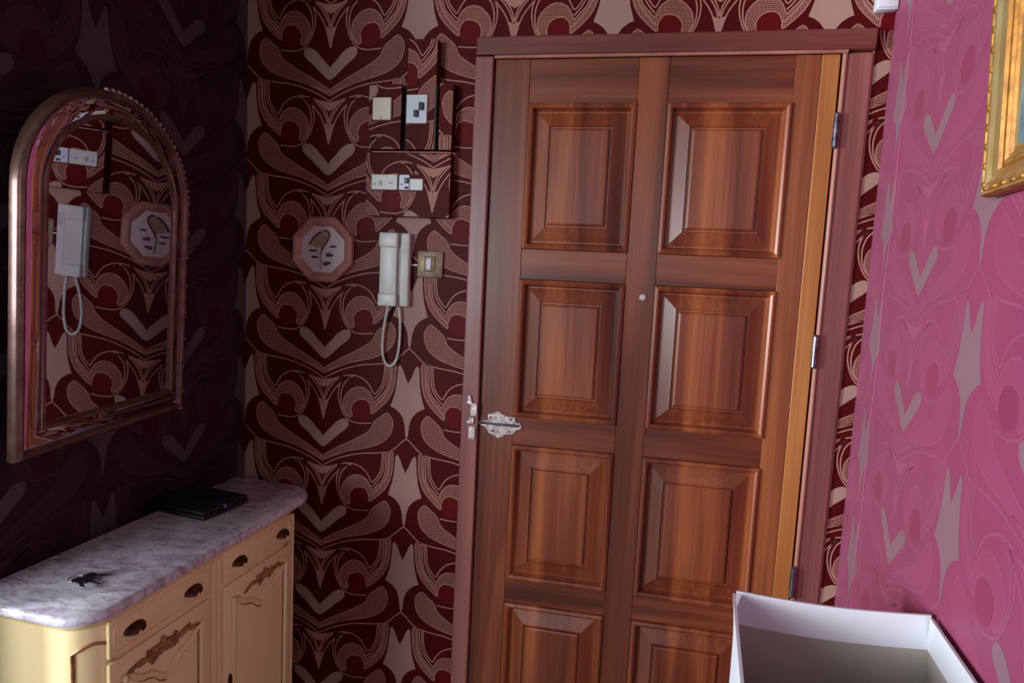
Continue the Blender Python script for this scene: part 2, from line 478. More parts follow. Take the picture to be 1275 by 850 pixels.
bm = bmesh.new()
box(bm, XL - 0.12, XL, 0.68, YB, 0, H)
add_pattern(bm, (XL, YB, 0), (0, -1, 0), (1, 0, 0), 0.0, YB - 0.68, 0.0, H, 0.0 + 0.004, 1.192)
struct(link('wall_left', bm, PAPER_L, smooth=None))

bm = bmesh.new()
P0 = Vector((XRC, YB, 0))
Lr = 1.45
q = [P0 - UR * 0.0, P0 + UR * Lr, P0 + UR * Lr - NR * 0.12, P0 - NR * 0.12]
a = [bm.verts.new(v) for v in q]; b = [bm.verts.new(v + Vector((0, 0, H))) for v in q]
bm.faces.new(a); bm.faces.new(b[::-1])
for i in range(4):
    bm.faces.new((a[i], a[(i + 1) % 4], b[(i + 1) % 4], b[i]))
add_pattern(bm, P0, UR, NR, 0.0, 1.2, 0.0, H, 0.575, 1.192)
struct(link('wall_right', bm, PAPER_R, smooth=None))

bm = bmesh.new()
q = [P0 + UR * Lr, Vector((0.37, -1.8, 0)), Vector((0.49, -1.8, 0)), P0 + UR * Lr - NR * 0.12]
a = [bm.verts.new(v) for v in q]; b = [bm.verts.new(v + Vector((0, 0, H))) for v in q]
bm.faces.new(a); bm.faces.new(b[::-1])
for i in range(4):
    bm.faces.new((a[i], a[(i + 1) % 4], b[(i + 1) % 4], b[i]))
struct(link('wall_right_rear', bm, PAINT))

# a seam of the paper lifting a little on the right wall
bm = bmesh.new()
pts = []
for i in range(40):
    z = 0.1 + i * 0.06
    pts.append(P0 + UR * (0.142 + 0.004 * math.sin(i * 1.3)) + NR * 0.0008 + Vector((0, 0, z)))
tube(bm, pts, 0.0016, 5)
struct(link('trim_1', bm, PAPER_R[2], smooth=True))

bm = bmesh.new(); box(bm, -3.2, 0.9, -1.95, YB + 0.15, -0.1, 0); struct(link('floor', bm, FLOOR))
bm = bmesh.new(); box(bm, -3.2, 0.9, -1.95, YB + 0.15, H, H + 0.1); struct(link('ceiling', bm, CEIL))
bm = bmesh.new(); box(bm, -3.2, -3.1, -1.8, -0.90, 0, H); box(bm, -3.2, -3.1, -0.54, 0.8, 0, H); box(bm, -3.2, -3.1, -0.90, -0.54, 0, 0.85); box(bm, -3.2, -3.1, -0.90, -0.54, 2.05, H)
struct(link('wall_far_left', bm, PAINT))
bm = bmesh.new()
for (y0, y1, z0, z1) in ((-.90, -.87, .85, 2.05), (-.57, -.54, .85, 2.05), (-.90, -.54, .85, .88), (-.90, -.54, 2.02, 2.05)):
    box(bm, -3.17, -3.11, y0, y1, z0, z1, 0.004)
struct(link('window_2', bm, CARD_O))
bm = bmesh.new(); box(bm, -3.1, XL - 0.12, 0.68, 0.8, 0, H); struct(link('wall_left_return', bm, PAINT))
WX0, WX1, WZ0, WZ1 = -3.04, -1.40, 1.10, 2.14
bm = bmesh.new()
box(bm, -3.2, WX0, -1.92, -1.8, 0, H); box(bm, WX1, 0.9, -1.92, -1.8, 0, H)
box(bm, WX0, WX1, -1.92, -1.8, 0, WZ0); box(bm, WX0, WX1, -1.92, -1.8, WZ1, H)
struct(link('wall_rear', bm, PAINT))
bm = bmesh.new()
for (x0, x1, z0, z1) in ((WX0, WX0 + .05, WZ0, WZ1), (WX1 - .05, WX1, WZ0, WZ1), (WX0, WX1, WZ0, WZ0 + .05), (WX0, WX1, WZ1 - .05, WZ1), (-2.14, -2.10, WZ0, WZ1)):
    box(bm, x0, x1, -1.90, -1.84, z0, z1, 0.004)
struct(link('window_1', bm, CARD_O))
bm = bmesh.new()
box(bm, XL, DX0 - 0.045, YB - 0.016, YB, 0, 0.09, 0.003); box(bm, DX1 + 0.065, XRC - 0.01, YB - 0.016, YB, 0, 0.09, 0.003)
struct(link('baseboard_back', bm, WOOD_H))

# ------------------------------------------------------------------ door
door = bpy.data.objects.new('door_1', None); door.location = (0.03, YB + 0.02, 0); COL.objects.link(door); struct(door)
YF = 1.502                      # face of the leaf
LX0, LX1, LZ1 = -0.347, 0.4135, 1.987
cols = [(-0.262, -0.011), (0.057, 0.324)]
rows = [(1.546, 1.886), (1.134, 1.473), (0.717, 1.064), (0.30, 0.655)]
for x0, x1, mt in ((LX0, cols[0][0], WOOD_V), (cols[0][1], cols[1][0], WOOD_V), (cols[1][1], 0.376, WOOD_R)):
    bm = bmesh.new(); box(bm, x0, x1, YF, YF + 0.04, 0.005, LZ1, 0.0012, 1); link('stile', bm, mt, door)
bm = bmesh.new()
# outer edge of the hinge stile, band of light painted in as honey colour
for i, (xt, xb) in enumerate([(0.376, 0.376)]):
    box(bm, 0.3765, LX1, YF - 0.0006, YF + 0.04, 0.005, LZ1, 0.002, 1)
link('lit_edge', bm, WOOD_E, door, label='outer edge of the hinge stile with a band of light painted in')
zz = [LZ1] + [v for r in rows for v in (r[1], r[0])] + [0.005]
for i in range(0, len(zz), 2):
    for x0, x1 in cols:
        bm = bmesh.new(); box(bm, x0, x1, YF + 0.0008, YF + 0.04, zz[i + 1], zz[i], 0.0012, 1); link('rail', bm, WOOD_H, door)
PROF = [(0, 0.0), (0.001, -0.006), (0.007, -0.009), (0.012, -0.006), (0.0135, 0.004), (0.0165, 0.012), (0.020, 0.012), (0.052, -0.002), (0.0535, 0.003), (0.0575, 0.003), (0.059, -0.003), (0.063, -0.005)]
for ci, (x0, x1) in enumerate(cols):
    for (z0, z1) in rows:
        bm = bmesh.new()
        rings = []
        for ins, d in PROF:
            rings.append([bm.verts.new((x, YF + d, z)) for x, z in ((x0 + ins, z0 + ins), (x1 - ins, z0 + ins), (x1 - ins, z1 - ins), (x0 + ins, z1 - ins))])
        for r0, r1 in zip(rings, rings[1:]):
            for i in range(4):
                bm.faces.new((r0[i], r0[(i + 1) % 4], r1[(i + 1) % 4], r1[i]))
        bm.faces.new(rings[-1])
        back = [bm.verts.new((x, YF + 0.03, z)) for x, z in ((x0, z0), (x1, z0), (x1, z1), (x0, z1))]
        for i in range(4):
            bm.faces.new((back[i], back[(i + 1) % 4], rings[0][(i + 1) % 4], rings[0][i]))
        bm.faces.new(back)
        link('panel', bm, WOOD_P, door)
# peephole
bm = bmesh.new(); c = Vector((0.031, YF, 1.444))
tube(bm, [c + Vector((0, 0.002, 0)), c + Vector((0, -0.004, 0)), c + Vector((0, -0.006, 0))], [0.0085, 0.0085, 0.006], 14)
ph = link('peephole', bm, SILVER, door, smooth=True)
bm = bmesh.new(); ball(bm, c + Vector((0, -0.006, 0)), 0.0035, 1, 0.5, 1); link('lens', bm, PLASTIC, ph, smooth=True)
# hinges
for z in (1.824, 1.343, 0.805):
    bm = bmesh.new(); c = Vector((0.4145, YF - 0.010, z))
    tube(bm, [c + Vector((0, 0, d)) for d in (-0.038, -0.034, 0.034, 0.038)], [0.003, 0.0065, 0.0065, 0.003], 10)
    for d in (-0.014, 0.012):
        tube(bm, [c + Vector((0, 0, d)), c + Vector((0, 0, d + 0.002))], 0.0072, 10)
    link('hinge', bm, STEEL, door, smooth=True)
# ornate door guard on the leaf


def wallpt(x, z, d):
    return Vector((x, YF - d, z))


gu = [(-0.344, 1.117), (-0.326, 1.121), (-0.326, 1.136), (-0.312, 1.139), (-0.301, 1.146), (-0.290, 1.140), (-0.276, 1.135), (-0.256, 1.134), (-0.254, 1.123), (-0.250, 1.118), (-0.246, 1.121), (-0.238, 1.113), (-0.240, 1.104), (-0.250, 1.102), (-0.256, 1.092), (-0.262, 1.089), (-0.276, 1.088), (-0.286, 1.080), (-0.298, 1.076), (-0.309, 1.082), (-0.322, 1.088), (-0.328, 1.096), (-0.334, 1.104), (-0.345, 1.107)]
bm = bmesh.new(); prism(bm, gu, wallpt, -0.002, 0.005, 0.002)
dg = link('door_guard', bm, SILVER, door, label='ornate hammered silver guard plate on the leaf')
bm = bmesh.new(); box(bm, -0.348, -0.246, YF - 0.012, YF - 0.004, 1.1105, 1.1165, 0.0015); link('bolt', bm, STEEL, dg)
for x, z in ((-0.318, 1.128), (-0.268, 1.127), (-0.312, 1.094), (-0.270, 1.096)):
    bm = bmesh.new(); ball(bm, (x, YF - 0.0055, z), 0.0035, 1, 0.6, 1, 8, 6); link('screw', bm, STEEL, dg, smooth=True)

# frame (casing) of the door
fr = bpy.data.objects.new('trim_2', None); fr.location = (0.03, YB, 0); COL.objects.link(fr); struct(fr)
bm = bmesh.new(); box(bm, -0.392, LX0 - 0.002, YB - 0.022, YB + 0.06, 0, 1.99, 0.004); link('jamb', bm, CASING, fr)
bm = bmesh.new(); box(bm, LX1 + 0.008, 0.478, YB - 0.009, YB + 0.06, 0, 1.99, 0.004); link('jamb', bm, CASING, fr)
bm = bmesh.new(); box(bm, 0.478, 0.482, YB - 0.003, YB + 0.01, 0, 2.03, 0.002); link('cover_bead', bm, LIP, fr)
bm = bmesh.new(); box(bm, -0.392, 0.478, YB - 0.024, YB + 0.06, 1.992, 2.034, 0.004); link('head', bm, CASING_H, fr)
bm = bmesh.new()
tube(bm, [(LX0, YB - 0.018, 1.9885), (LX1 + 0.010, YB - 0.018, 1.9885)], 0.0040, 8)
link('bead', bm, LIP, fr, smooth=True)
bm = bmesh.new()
tube(bm, [(LX1 + 0.0075, YB - 0.010, 0), (LX1 + 0.0075, YB - 0.010, 1.9885)], 0.0048, 8)
link('bead', bm, LIP, fr, smooth=True)


def framept(x, z, d):
    return Vector((x, YB - 0.022 - d, z))


keep = [[(-0.379, 1.165), (-0.374, 1.170), (-0.376, 1.180), (-0.371, 1.184), (-0.366, 1.176), (-0.364, 1.165), (-0.350, 1.163), (-0.350, 1.132), (-0.366, 1.131), (-0.366, 1.158), (-0.372, 1.160)],
        [(-0.370, 1.128), (-0.357, 1.128), (-0.357, 1.112), (-0.372, 1.110), (-0.376, 1.116), (-0.371, 1.122)],
        [(-0.370, 1.106), (-0.353, 1.106), (-0.353, 1.072), (-0.370, 1.072)]]
for kp in keep:
    bm = bmesh.new(); prism(bm, kp, framept, -0.002, 0.007, 0.0015)
    link('lock_keep', bm, SILVER, fr, label='silver lock keep on the left jamb')

# ------------------------------------------------------------------ fuse box covered with wallpaper
fb = empty('fuse_box', (-0.545, YB, 1.61), 'fuse box behind covers papered like the wall, beside the top left of the door', 'fuse box')
FD = 0.03


def cover(x0, x1, z0, z1, ax, zr, holes=(), d=FD):
    bm = bmesh.new()
    box(bm, x0, x1, YB - d, YB, z0, z1)
    add_pattern(bm, (0, YB - d, 0), (1, 0, 0), (0, -1, 0), x0, x1, z0, z1, ax, zr, holes=[(h[0], h[1], h[2], h[3]) for h in holes])
    return link('cover_panel', bm, PAPER, fb, smooth=None)


cover(-0.655, -0.441, 1.612, 1.762, -0.715, 1.262, [(-0.640, -0.505, 1.672, 1.712)])
cover(-0.652, -0.570, 1.772, 1.925, -0.470, 1.09, [(-0.645, -0.590, 1.838, 1.896)])
cover(-0.556, -0.484, 1.772, 2.028, -0.430, 1.32, [(-0.556, -0.503, 1.83, 1.90)])
cover(-0.474, -0.441, 1.772, 1.925, -0.505, 1.05)
bm = bmesh.new(); box(bm, -0.570, -0.441, YB - 0.012, YB, 1.772, 1.925); link('backing', bm, GAPM, fb, label='dark gap behind the covers')
bm = bmesh.new(); box(bm, -0.640, -0.440, YB - FD - 0.004, YB, 1.7635, 1.7665, 0.001); link('shelf_strip', bm, PAPER[2], fb)
bm = bmesh.new(); box(bm, -0.4845, -0.4800, YB - FD - 0.004, YB, 1.772, 1.925, 0.001); link('divider', bm, GAPM, fb)


def module(x0, x1, z0, z1, mt, toggles=(), name='breaker', dots=()):
    bm = bmesh.new(); box(bm, x0, x1, YB - FD - 0.006, YB, z0, z1, 0.002)
    o = link(name, bm, mt, fb)
    for (a, b, c, d) in toggles:
        bm = bmesh.new(); box(bm, a, b, YB - FD - 0.013, YB - FD - 0.005, c, d, 0.001); link('toggle', bm, BLACKP, o, label='dark blue toggle')
    for (a, b, c, d) in dots:
        bm = bmesh.new(); box(bm, a, b, YB - FD - 0.0075, YB - FD - 0.005, c, d, 0.0003); link('mark', bm, PLASTIC_G, o)
    return o


module(-0.641, -0.594, 1.840, 1.893, CREAMP, name='cover_plate', dots=[(-0.619, -0.616, 1.841, 1.849)])
module(-0.555, -0.503, 1.832, 1.899, BREAK, [(-0.534, -0.524, 1.846, 1.862), (-0.522, -0.511, 1.862, 1.880)])
module(-0.639, -0.572, 1.674, 1.711, PLASTIC, dots=[(-0.632, -0.628, 1.685, 1.690), (-0.619, -0.611, 1.684, 1.695), (-0.594, -0.584, 1.688, 1.692)])
module(-0.568, -0.5415, 1.674, 1.711, BREAK, [(-0.552, -0.543, 1.690, 1.703), (-0.552, -0.545, 1.677, 1.682)], dots=[(-0.563, -0.558, 1.685, 1.690)])
module(-0.5405, -0.507, 1.674, 1.702, PLASTIC)

# ------------------------------------------------------------------ intercom handset with cord
ic = empty('intercom', (-0.580, YB, 1.386), 'pale wall intercom handset with a looped cord, between the octagonal plaque and the door', 'intercom')
bm = bmesh.new(); box(bm, -0.616, -0.541, YB - 0.022, YB, 1.390, 1.572, 0.005, 3); base = link('base', bm, PLASTIC, ic, smooth=True)
bm = bmesh.new(); box(bm, -0.566, -0.563, YB - 0.024, YB - 0.021, 1.392, 1.570); link('groove', bm, PLASTIC_G, base)
for k in range(5):
    bm = bmesh.new(); box(bm, -0.557, -0.546, YB - 0.0235, YB - 0.021, 1.520 + k * 0.006, 1.5225 + k * 0.006); link('slot', bm, PLASTIC_G, base)
bm = bmesh.new()
box(bm, -0.613, -0.568, YB - 0.034, YB - 0.022, 1.402, 1.562, 0.004, 3)
box(bm, -0.6145, -0.5665, YB - 0.038, YB - 0.022, 1.535, 1.571, 0.004, 3)
box(bm, -0.6145, -0.5665, YB - 0.038, YB - 0.022, 1.390, 1.422, 0.004, 3)
link('handset', bm, PLASTIC, ic, smooth=True)
path = [(-0.592, -0.02, 1.394), (-0.598, -0.016, 1.370), (-0.606, -0.012, 1.330), (-0.609, -0.010, 1.285), (-0.603, -0.010, 1.250), (-0.588, -0.010, 1.237), (-0.572, -0.010, 1.250), (-0.564, -0.010, 1.290), (-0.563, -0.010, 1.340), (-0.566, -0.012, 1.380), (-0.572, -0.014, 1.394)]
pp = smooth_poly([Vector((x, YB + y, z)) for x, y, z in path], False, 5)
bm = bmesh.new(); tube(bm, pp, 0.0028, 6)
# coils of the cord
hel = []
acc = 0.0
for i in range(len(pp) - 1):
    for k in range(8):
        t = k / 8
        p = pp[i].lerp(pp[i + 1], t); d = (pp[i + 1] - pp[i]).normalized()
        n1 = Vector((0, -1, 0)); n2 = d.cross(n1).normalized()
        acc += (pp[i + 1] - pp[i]).length / 8
        an = acc * 2 * math.pi / 0.008
        hel.append(p + (n1 * math.cos(an) + n2 * math.sin(an)) * 0.0030)
tube(bm, hel, 0.0012, 4)
link('cord', bm, PLASTIC, ic, smooth=True, label='coiled pale cord hanging in a loop')

# light switch
sw = empty('light_switch', (-0.491, YB, 1.464), 'square dull brass light switch right of the intercom', 'light switch')
bm = bmesh.new(); box(bm, -0.524, -0.458, YB - 0.008, YB, 1.465, 1.531, 0.003, 2); link('plate', bm, BRASS, sw, smooth=True)
bm = bmesh.new(); box(bm, -0.506, -0.476, YB - 0.010, YB - 0.007, 1.480, 1.518, 0.002, 2); link('surround', bm, BRASS, sw, smooth=True)
bm = bmesh.new(); box(bm, -0.498, -0.486, YB - 0.015, YB - 0.008, 1.485, 1.513, 0.002, 2); link('rocker', bm, CARD_O, sw, smooth=True, label='small white rocker')
bm = bmesh.new(); box(bm, -0.541, -0.523, YB - 0.005, YB, 1.493, 1.497, 0.001); link('cable', bm, CREAMP, sw)

# octagonal plaque
pq = empty('plaque', (-0.778, YB, 1.44), 'octagonal rose wood framed plaque with a printed flower on white', 'plaque')
PC = (-0.778, 1.524)


def octo(r):
    return [(PC[0] + r * math.cos(math.radians(22.5 + 45 * k)), PC[1] + r * math.sin(math.radians(22.5 + 45 * k))) for k in range(8)]


def plq(x, z, d):
    return Vector((x, YB - d, z))


bm = bmesh.new()
prof = [(0.0880, 0.0), (0.0900, 0.006), (0.0880, 0.014), (0.082, 0.018), (0.074, 0.016), (0.068, 0.013), (0.064, 0.009), (0.062, 0.005)]
rings = [[bm.verts.new(plq(x, z, d)) for x, z in octo(r)] for r, d in prof]
for r0, r1 in zip(rings, rings[1:]):
    for i in range(8):
        bm.faces.new((r0[i], r0[(i + 1) % 8], r1[(i + 1) % 8], r1[i]))
bm.faces.new(rings[0])
link('frame', bm, ROSEW, pq)
bm = bmesh.new(); prism(bm, octo(0.0635), plq, 0.002, 0.0075)
face = link('face', bm, PORC, pq, label='white printed face')


def flat(name, pts, mt, d=0.0079, n=3, w=None):
    bm = bmesh.new()
    q = smooth_poly([(PC[0] + x / 1000, PC[1] + z / 1000) for x, z in pts], w is None, n)
    if w is None:
        q3 = [Vector((p[0], p[1], 0)) for p in q]
        vs = [bm.verts.new(plq(p[0], p[1], d)) for p in q]
        for t in tessellate_polygon([q3]):
            bm.faces.new([vs[i] for i in t])
        for v in vs:
            pass
    else:
        tube(bm, [plq(p[0], p[1], d - 0.0004) for p in q], w / 1000, 5)
    return link(name, bm, mt, face)


pet = [(-35, 12), (-30, 22), (-20, 34), (-8, 44), (4, 48), (13, 44), (17, 34), (13, 24), (5, 13), (-4, 3), (-16, 4), (-28, 7)]
flat('petal', pet, INK_T)
flat('outline', [(-37, 10), (-30, 24), (-18, 37), (-6, 45)], INK_B, 0.0084, w=2.6)
flat('outline', [(2, 48), (12, 47), (18, 38), (15, 26), (7, 13), (-2, 0), (-5, -10)], INK_B, 0.0084, w=2.2)
flat('stem', [(-6, -6), (-6, -20), (-3, -36), (-3, -50)], PLASTIC_G, 0.0084, w=2.6)
for pts in ([(-38, -2), (-22, -1), (-13, -4), (-24, -7), (-37, -6)], [(-32, -18), (-20, -17), (-12, -20), (-22, -24), (-31, -22)], [(20, 10), (32, 11), (39, 9), (30, 5), (21, 5)], [(8, -12), (16, -7), (22, -10), (30, -13), (24, -18), (10, -18)], [(2, -33), (14, -30), (24, -33), (14, -40), (3, -41)]):
    flat('leaf', pts, INK_I)

# small white unit above the right corner of the door frame
wu = empty('junction_box', (0.49, YB, 2.068), 'small white junction box above the right end of the door frame', 'junction box')
bm = bmesh.new(); box(bm, 0.470, 0.512, YB - 0.024, YB, 2.070, 2.145, 0.003, 2); link('housing', bm, CARD_O, wu, smooth=True)
bm = bmesh.new(); box(bm, 0.472, 0.510, YB - 0.028, YB - 0.023, 2.073, 2.142, 0.002, 2); link('lid', bm, CARD_O, wu, smooth=True)

# ------------------------------------------------------------------ arched mirror
aM, bM = math.radians(6.7), math.radians(2.3)
nM = Vector((math.cos(aM) * math.cos(bM), math.sin(aM), -math.sin(bM))).normalized()
e1 = Vector((-nM.y, nM.x, 0)).normalized(); e3 = nM.cross(e1).normalized()
cM = Vector((-0.968, 1.031, 1.142))     # bottom centre of the glass plane
mr = empty('wall_mirror', (-0.985, 1.056, 1.14), 'arched wall mirror in a bronze frame above the marble topped commode', 'mirror')


def mp(a, b, d=0.0):
    return cM + e1 * a + e3 * b + nM * d


MW, MH, SP = 0.221, 0.634, 0.440      # half width, height, spring line


def arch(ins, n=22):
    w = MW - ins; top = MH - ins
    pts = [(-w, ins), (-w, SP * 0.5)]
    for k in range(n + 1):
        t = math.pi - math.pi * k / n
        pts.append((w * math.cos(t), SP + (top - SP) * math.sin(t)))
    pts += [(w, SP * 0.5), (w, ins)]
    return pts


def arch_band(prof, mt, name, label=None):
    bm = bmesh.new()
    rings = [[bm.verts.new(mp(a, b, d)) for a, b in arch(i)] for i, d in prof]
    for r0, r1 in zip(rings, rings[1:]):
        n = len(r0)
        for i in range(n):
            bm.faces.new((r0[i], r0[(i + 1) % n], r1[(i + 1) % n], r1[i]))
    return link(name, bm, mt, mr, smooth=True, label=label)


arch_band([(0.0, -0.012), (0.0, 0.000), (0.002, 0.006), (0.006, 0.009), (0.010, 0.008), (0.013, 0.005), (0.014, 0.000)], FRAME_M, 'frame')
arch_band([(0.013, 0.0005), (0.020, 0.0045), (0.044, 0.0055)], MIRROR, 'mirror_border', 'bevelled mirror strip inside the frame')
arch_band([(0.043, 0.002), (0.043, 0.008), (0.046, 0.010), (0.050, 0.010), (0.053, 0.007), (0.054, 0.0)], FRAME_M, 'inner_moulding')
bm = bmesh.new()
q = arch(0.052)
bm.faces.new([bm.verts.new(mp(a, b, 0.003)) for a, b in q])
q = arch(0.002)
bm.faces.new([bm.verts.new(mp(a, b, -0.010)) for a, b in q])
link('mirror_glass', bm, [MIRROR], mr)
# rope of small beads on the outer edge
bm = bmesh.new()
q = smooth_poly([Vector((p[0], p[1])) for p in arch(0.0015)], False, 4)
acc = 0
last = q[0]
for i in range(1, len(q)):
    acc += (q[i] - last).length; last = q[i]
    if acc > 0.011:
        acc = 0
        if q[i].x > -0.05:
            g = bmesh.ops.create_icosphere(bm, subdivisions=1, radius=0.0052)
            for v in g['verts']:
                v.co = v.co + mp(q[i].x, q[i].y, 0.003)
o = link('rope_edge', bm, SILVER, mr, label='twisted rope edge catching the light'); o['kind'] = 'stuff'
# hook that holds it off the wall
bm = bmesh.new(); box(bm, -1.0, -0.955, 0.99, 1.09, 1.70, 1.73, 0.002); link('hanger', bm, BRONZE, mr)

# ------------------------------------------------------------------ commode
CR = math.radians(3.5)
cmE = empty('commode', (-0.992, 0.757, 0), 'cream lacquered commode with a veined marble top below the arched mirror', 'commode')
cmE.rotation_euler = (0, 0, -CR)
MC = Matrix.Translation(Vector((-0.992, 0.757, 0))) @ Matrix.Rotation(-CR, 4, 'Z')


def cpt(x, y, z):
    return MC @ Vector((x, y, z))


FX = 0.206            # body front (local x)


def outline(ins, n=8):
    """plan of the marble: back left straight, both front corners rounded"""
    D = 0.242 - ins; y0 = 0.0 + ins; y1 = 0.648 - ins
    r1, r2 = 0.055, 0.085
    pts = [(0.004, y0), (D - r1, y0)]
    for k in range(1, n + 1):
        t = -math.pi / 2 + math.pi / 2 * k / n
        pts.append((D - r1 + r1 * math.cos(t), y0 + r1 + r1 * math.sin(t)))
    for k in range(0, n + 1):
        t = math.pi / 2 * k / n
        pts.append((D - r2 + r2 * math.cos(t), y1 - r2 + r2 * math.sin(t)))
    pts.append((0.004, y1))
    return pts


def stack(bm, levels):
    rings = [[bm.verts.new(cpt(x, y, z)) for x, y in outline(i)] for i, z in levels]
    n = len(rings[0])
    for r0, r1 in zip(rings, rings[1:]):
        for i in range(n):
            bm.faces.new((r0[i], r0[(i + 1) % n], r1[(i + 1) % n], r1[i]))
    bm.faces.new(rings[0]); bm.faces.new(rings[-1][::-1])


bm = bmesh.new()
stack(bm, [(0.010, 0.922), (0.004, 0.923), (0.001, 0.926), (0.0, 0.931), (0.001, 0.936), (0.003, 0.9385), (0.006, 0.940)])
link('marble_top', bm, MARBLE, cmE, smooth=True, label='pale pink grey veined marble top')
bm = bmesh.new()
stack(bm, [(0.034, 0.06), (0.034, 0.896), (0.030, 0.900), (0.026, 0.907), (0.018, 0.912), (0.016, 0.9215)])
body = link('body', bm, CREAMW, cmE, smooth=True)
bm = bmesh.new()
stack(bm, [(0.030, 0.0), (0.020, 0.01), (0.020, 0.05), (0.030, 0.062)])
link('plinth', bm, CREAMW, cmE, smooth=True)
# rounded corner column moulding on the near corner
bm = bmesh.new()
mold = []
for z in (0.10, 0.865):
    pass


def corner_pt(t, z, off):
    r1 = 0.055; D = 0.242 - 0.034; y0 = 0.034
    a = -math.pi / 2 + math.pi / 2 * t
    return cpt(D - r1 + (r1 + off) * math.cos(a), y0 + r1 + (r1 + off) * math.sin(a), z)


loop = []
for k in range(9):
    loop.append(corner_pt(0.28 + 0.62 * k / 8, 0.858 + 0.012 * math.sin(math.pi * k / 8), 0.001))
for k in range(9):
    loop.append(corner_pt(0.90, 0.85 - 0.74 * (k + 1) / 9, 0.001))
for k in range(9):
    loop.append(corner_pt(0.90 - 0.62 * k / 8, 0.105, 0.001))
for k in range(8):
    loop.append(corner_pt(0.28, 0.11 + 0.74 * (k + 1) / 9, 0.001))
tube(bm, loop, 0.0028, 6, True)
link('corner_moulding', bm, GLAZE, cmE, smooth=True)


def cfront(y, z, d):
    return cpt(FX + 0.002 + d, y, z)


def cbox(bm, y0, y1, z0, z1, d0, d1, bev=0.002):
    vs = box(bm, d0, d1, y0, y1, z0, z1, bev)
    for v in vs:
        v.co = MC @ Vector((FX + 0.002 + v.co.x, v.co.y, v.co.z))


def flower(bm, y, z, s, ang=0.0):
    for k in range(5):
        a = ang + 2 * math.pi * k / 5
        g = bmesh.ops.create_uvsphere(bm, u_segments=8, v_segments=5, radius=1)
        for v in g['verts']:
            q = Vector((v.co.x * 0.35, v.co.y * 0.62, v.co.z * 0.38))
            yy = q.y + 0.62
            q = Vector((q.x, yy * math.cos(a) - q.z * math.sin(a), yy * math.sin(a) + q.z * math.cos(a)))
            v.co = cfront(y + q.y * s, z + q.z * s, 0.008 + q.x * s)
    g = bmesh.ops.create_uvsphere(bm, u_segments=8, v_segments=5, radius=0.35 * s)
    for v in g['verts']:
        v.co = cfront(y + v.co.y, z + v.co.z, 0.010 + v.co.x)


def leaf3(bm, y, z, L, w, a):
    g = bmesh.ops.create_uvsphere(bm, u_segments=8, v_segments=5, radius=1)
    for v in g['verts']:
        t = (v.co.y + 1) / 2
        ww = w * (1 - 0.55 * t)
        qy = v.co.y * L / 2; qz = v.co.z * ww / 2 + 0.15 * L * t * t
        v.co = cfront(y + qy * math.cos(a) - qz * math.sin(a), z + qy * math.sin(a) + qz * math.cos(a), 0.008 + v.co.x * w * 0.35)


def handle(parent, y, z):
    bm = bmesh.new()
    K = 1.35
    pl = [(-0.021, 0.000), (-0.014, 0.006), (-0.006, 0.008), (0.0, 0.012), (0.006, 0.008), (0.014, 0.006), (0.021, 0.0), (0.014, -0.006), (0.005, -0.008), (0, -0.011), (-0.005, -0.008), (-0.014, -0.006)]
    prism(bm, [(y + a * K, z + b * K) for a, b in pl], cfront, 0.0, 0.003, 0.001)
    # shell shaped pull
    rings = []
    for j in range(5):
        t = j / 4
        rr = 0.017 * math.cos(t * math.pi / 2 * 0.9)
        dd = 0.003 + 0.016 * math.sin(t * math.pi / 2)
        rings.append([bm.verts.new(cfront(y + K * rr * math.cos(math.pi * k / 8), z - 0.005 + 0.013 * (1 - t * 0.6) * math.sin(math.pi * k / 8) - 0.006 * t, dd)) for k in range(9)])
    for r0, r1 in zip(rings, rings[1:]):
        for i in range(8):
            bm.faces.new((r0[i], r0[i + 1], r1[i + 1], r1[i]))
    link('handle', bm, BRONZE, parent, smooth=True, label='dark bronze shell pull')


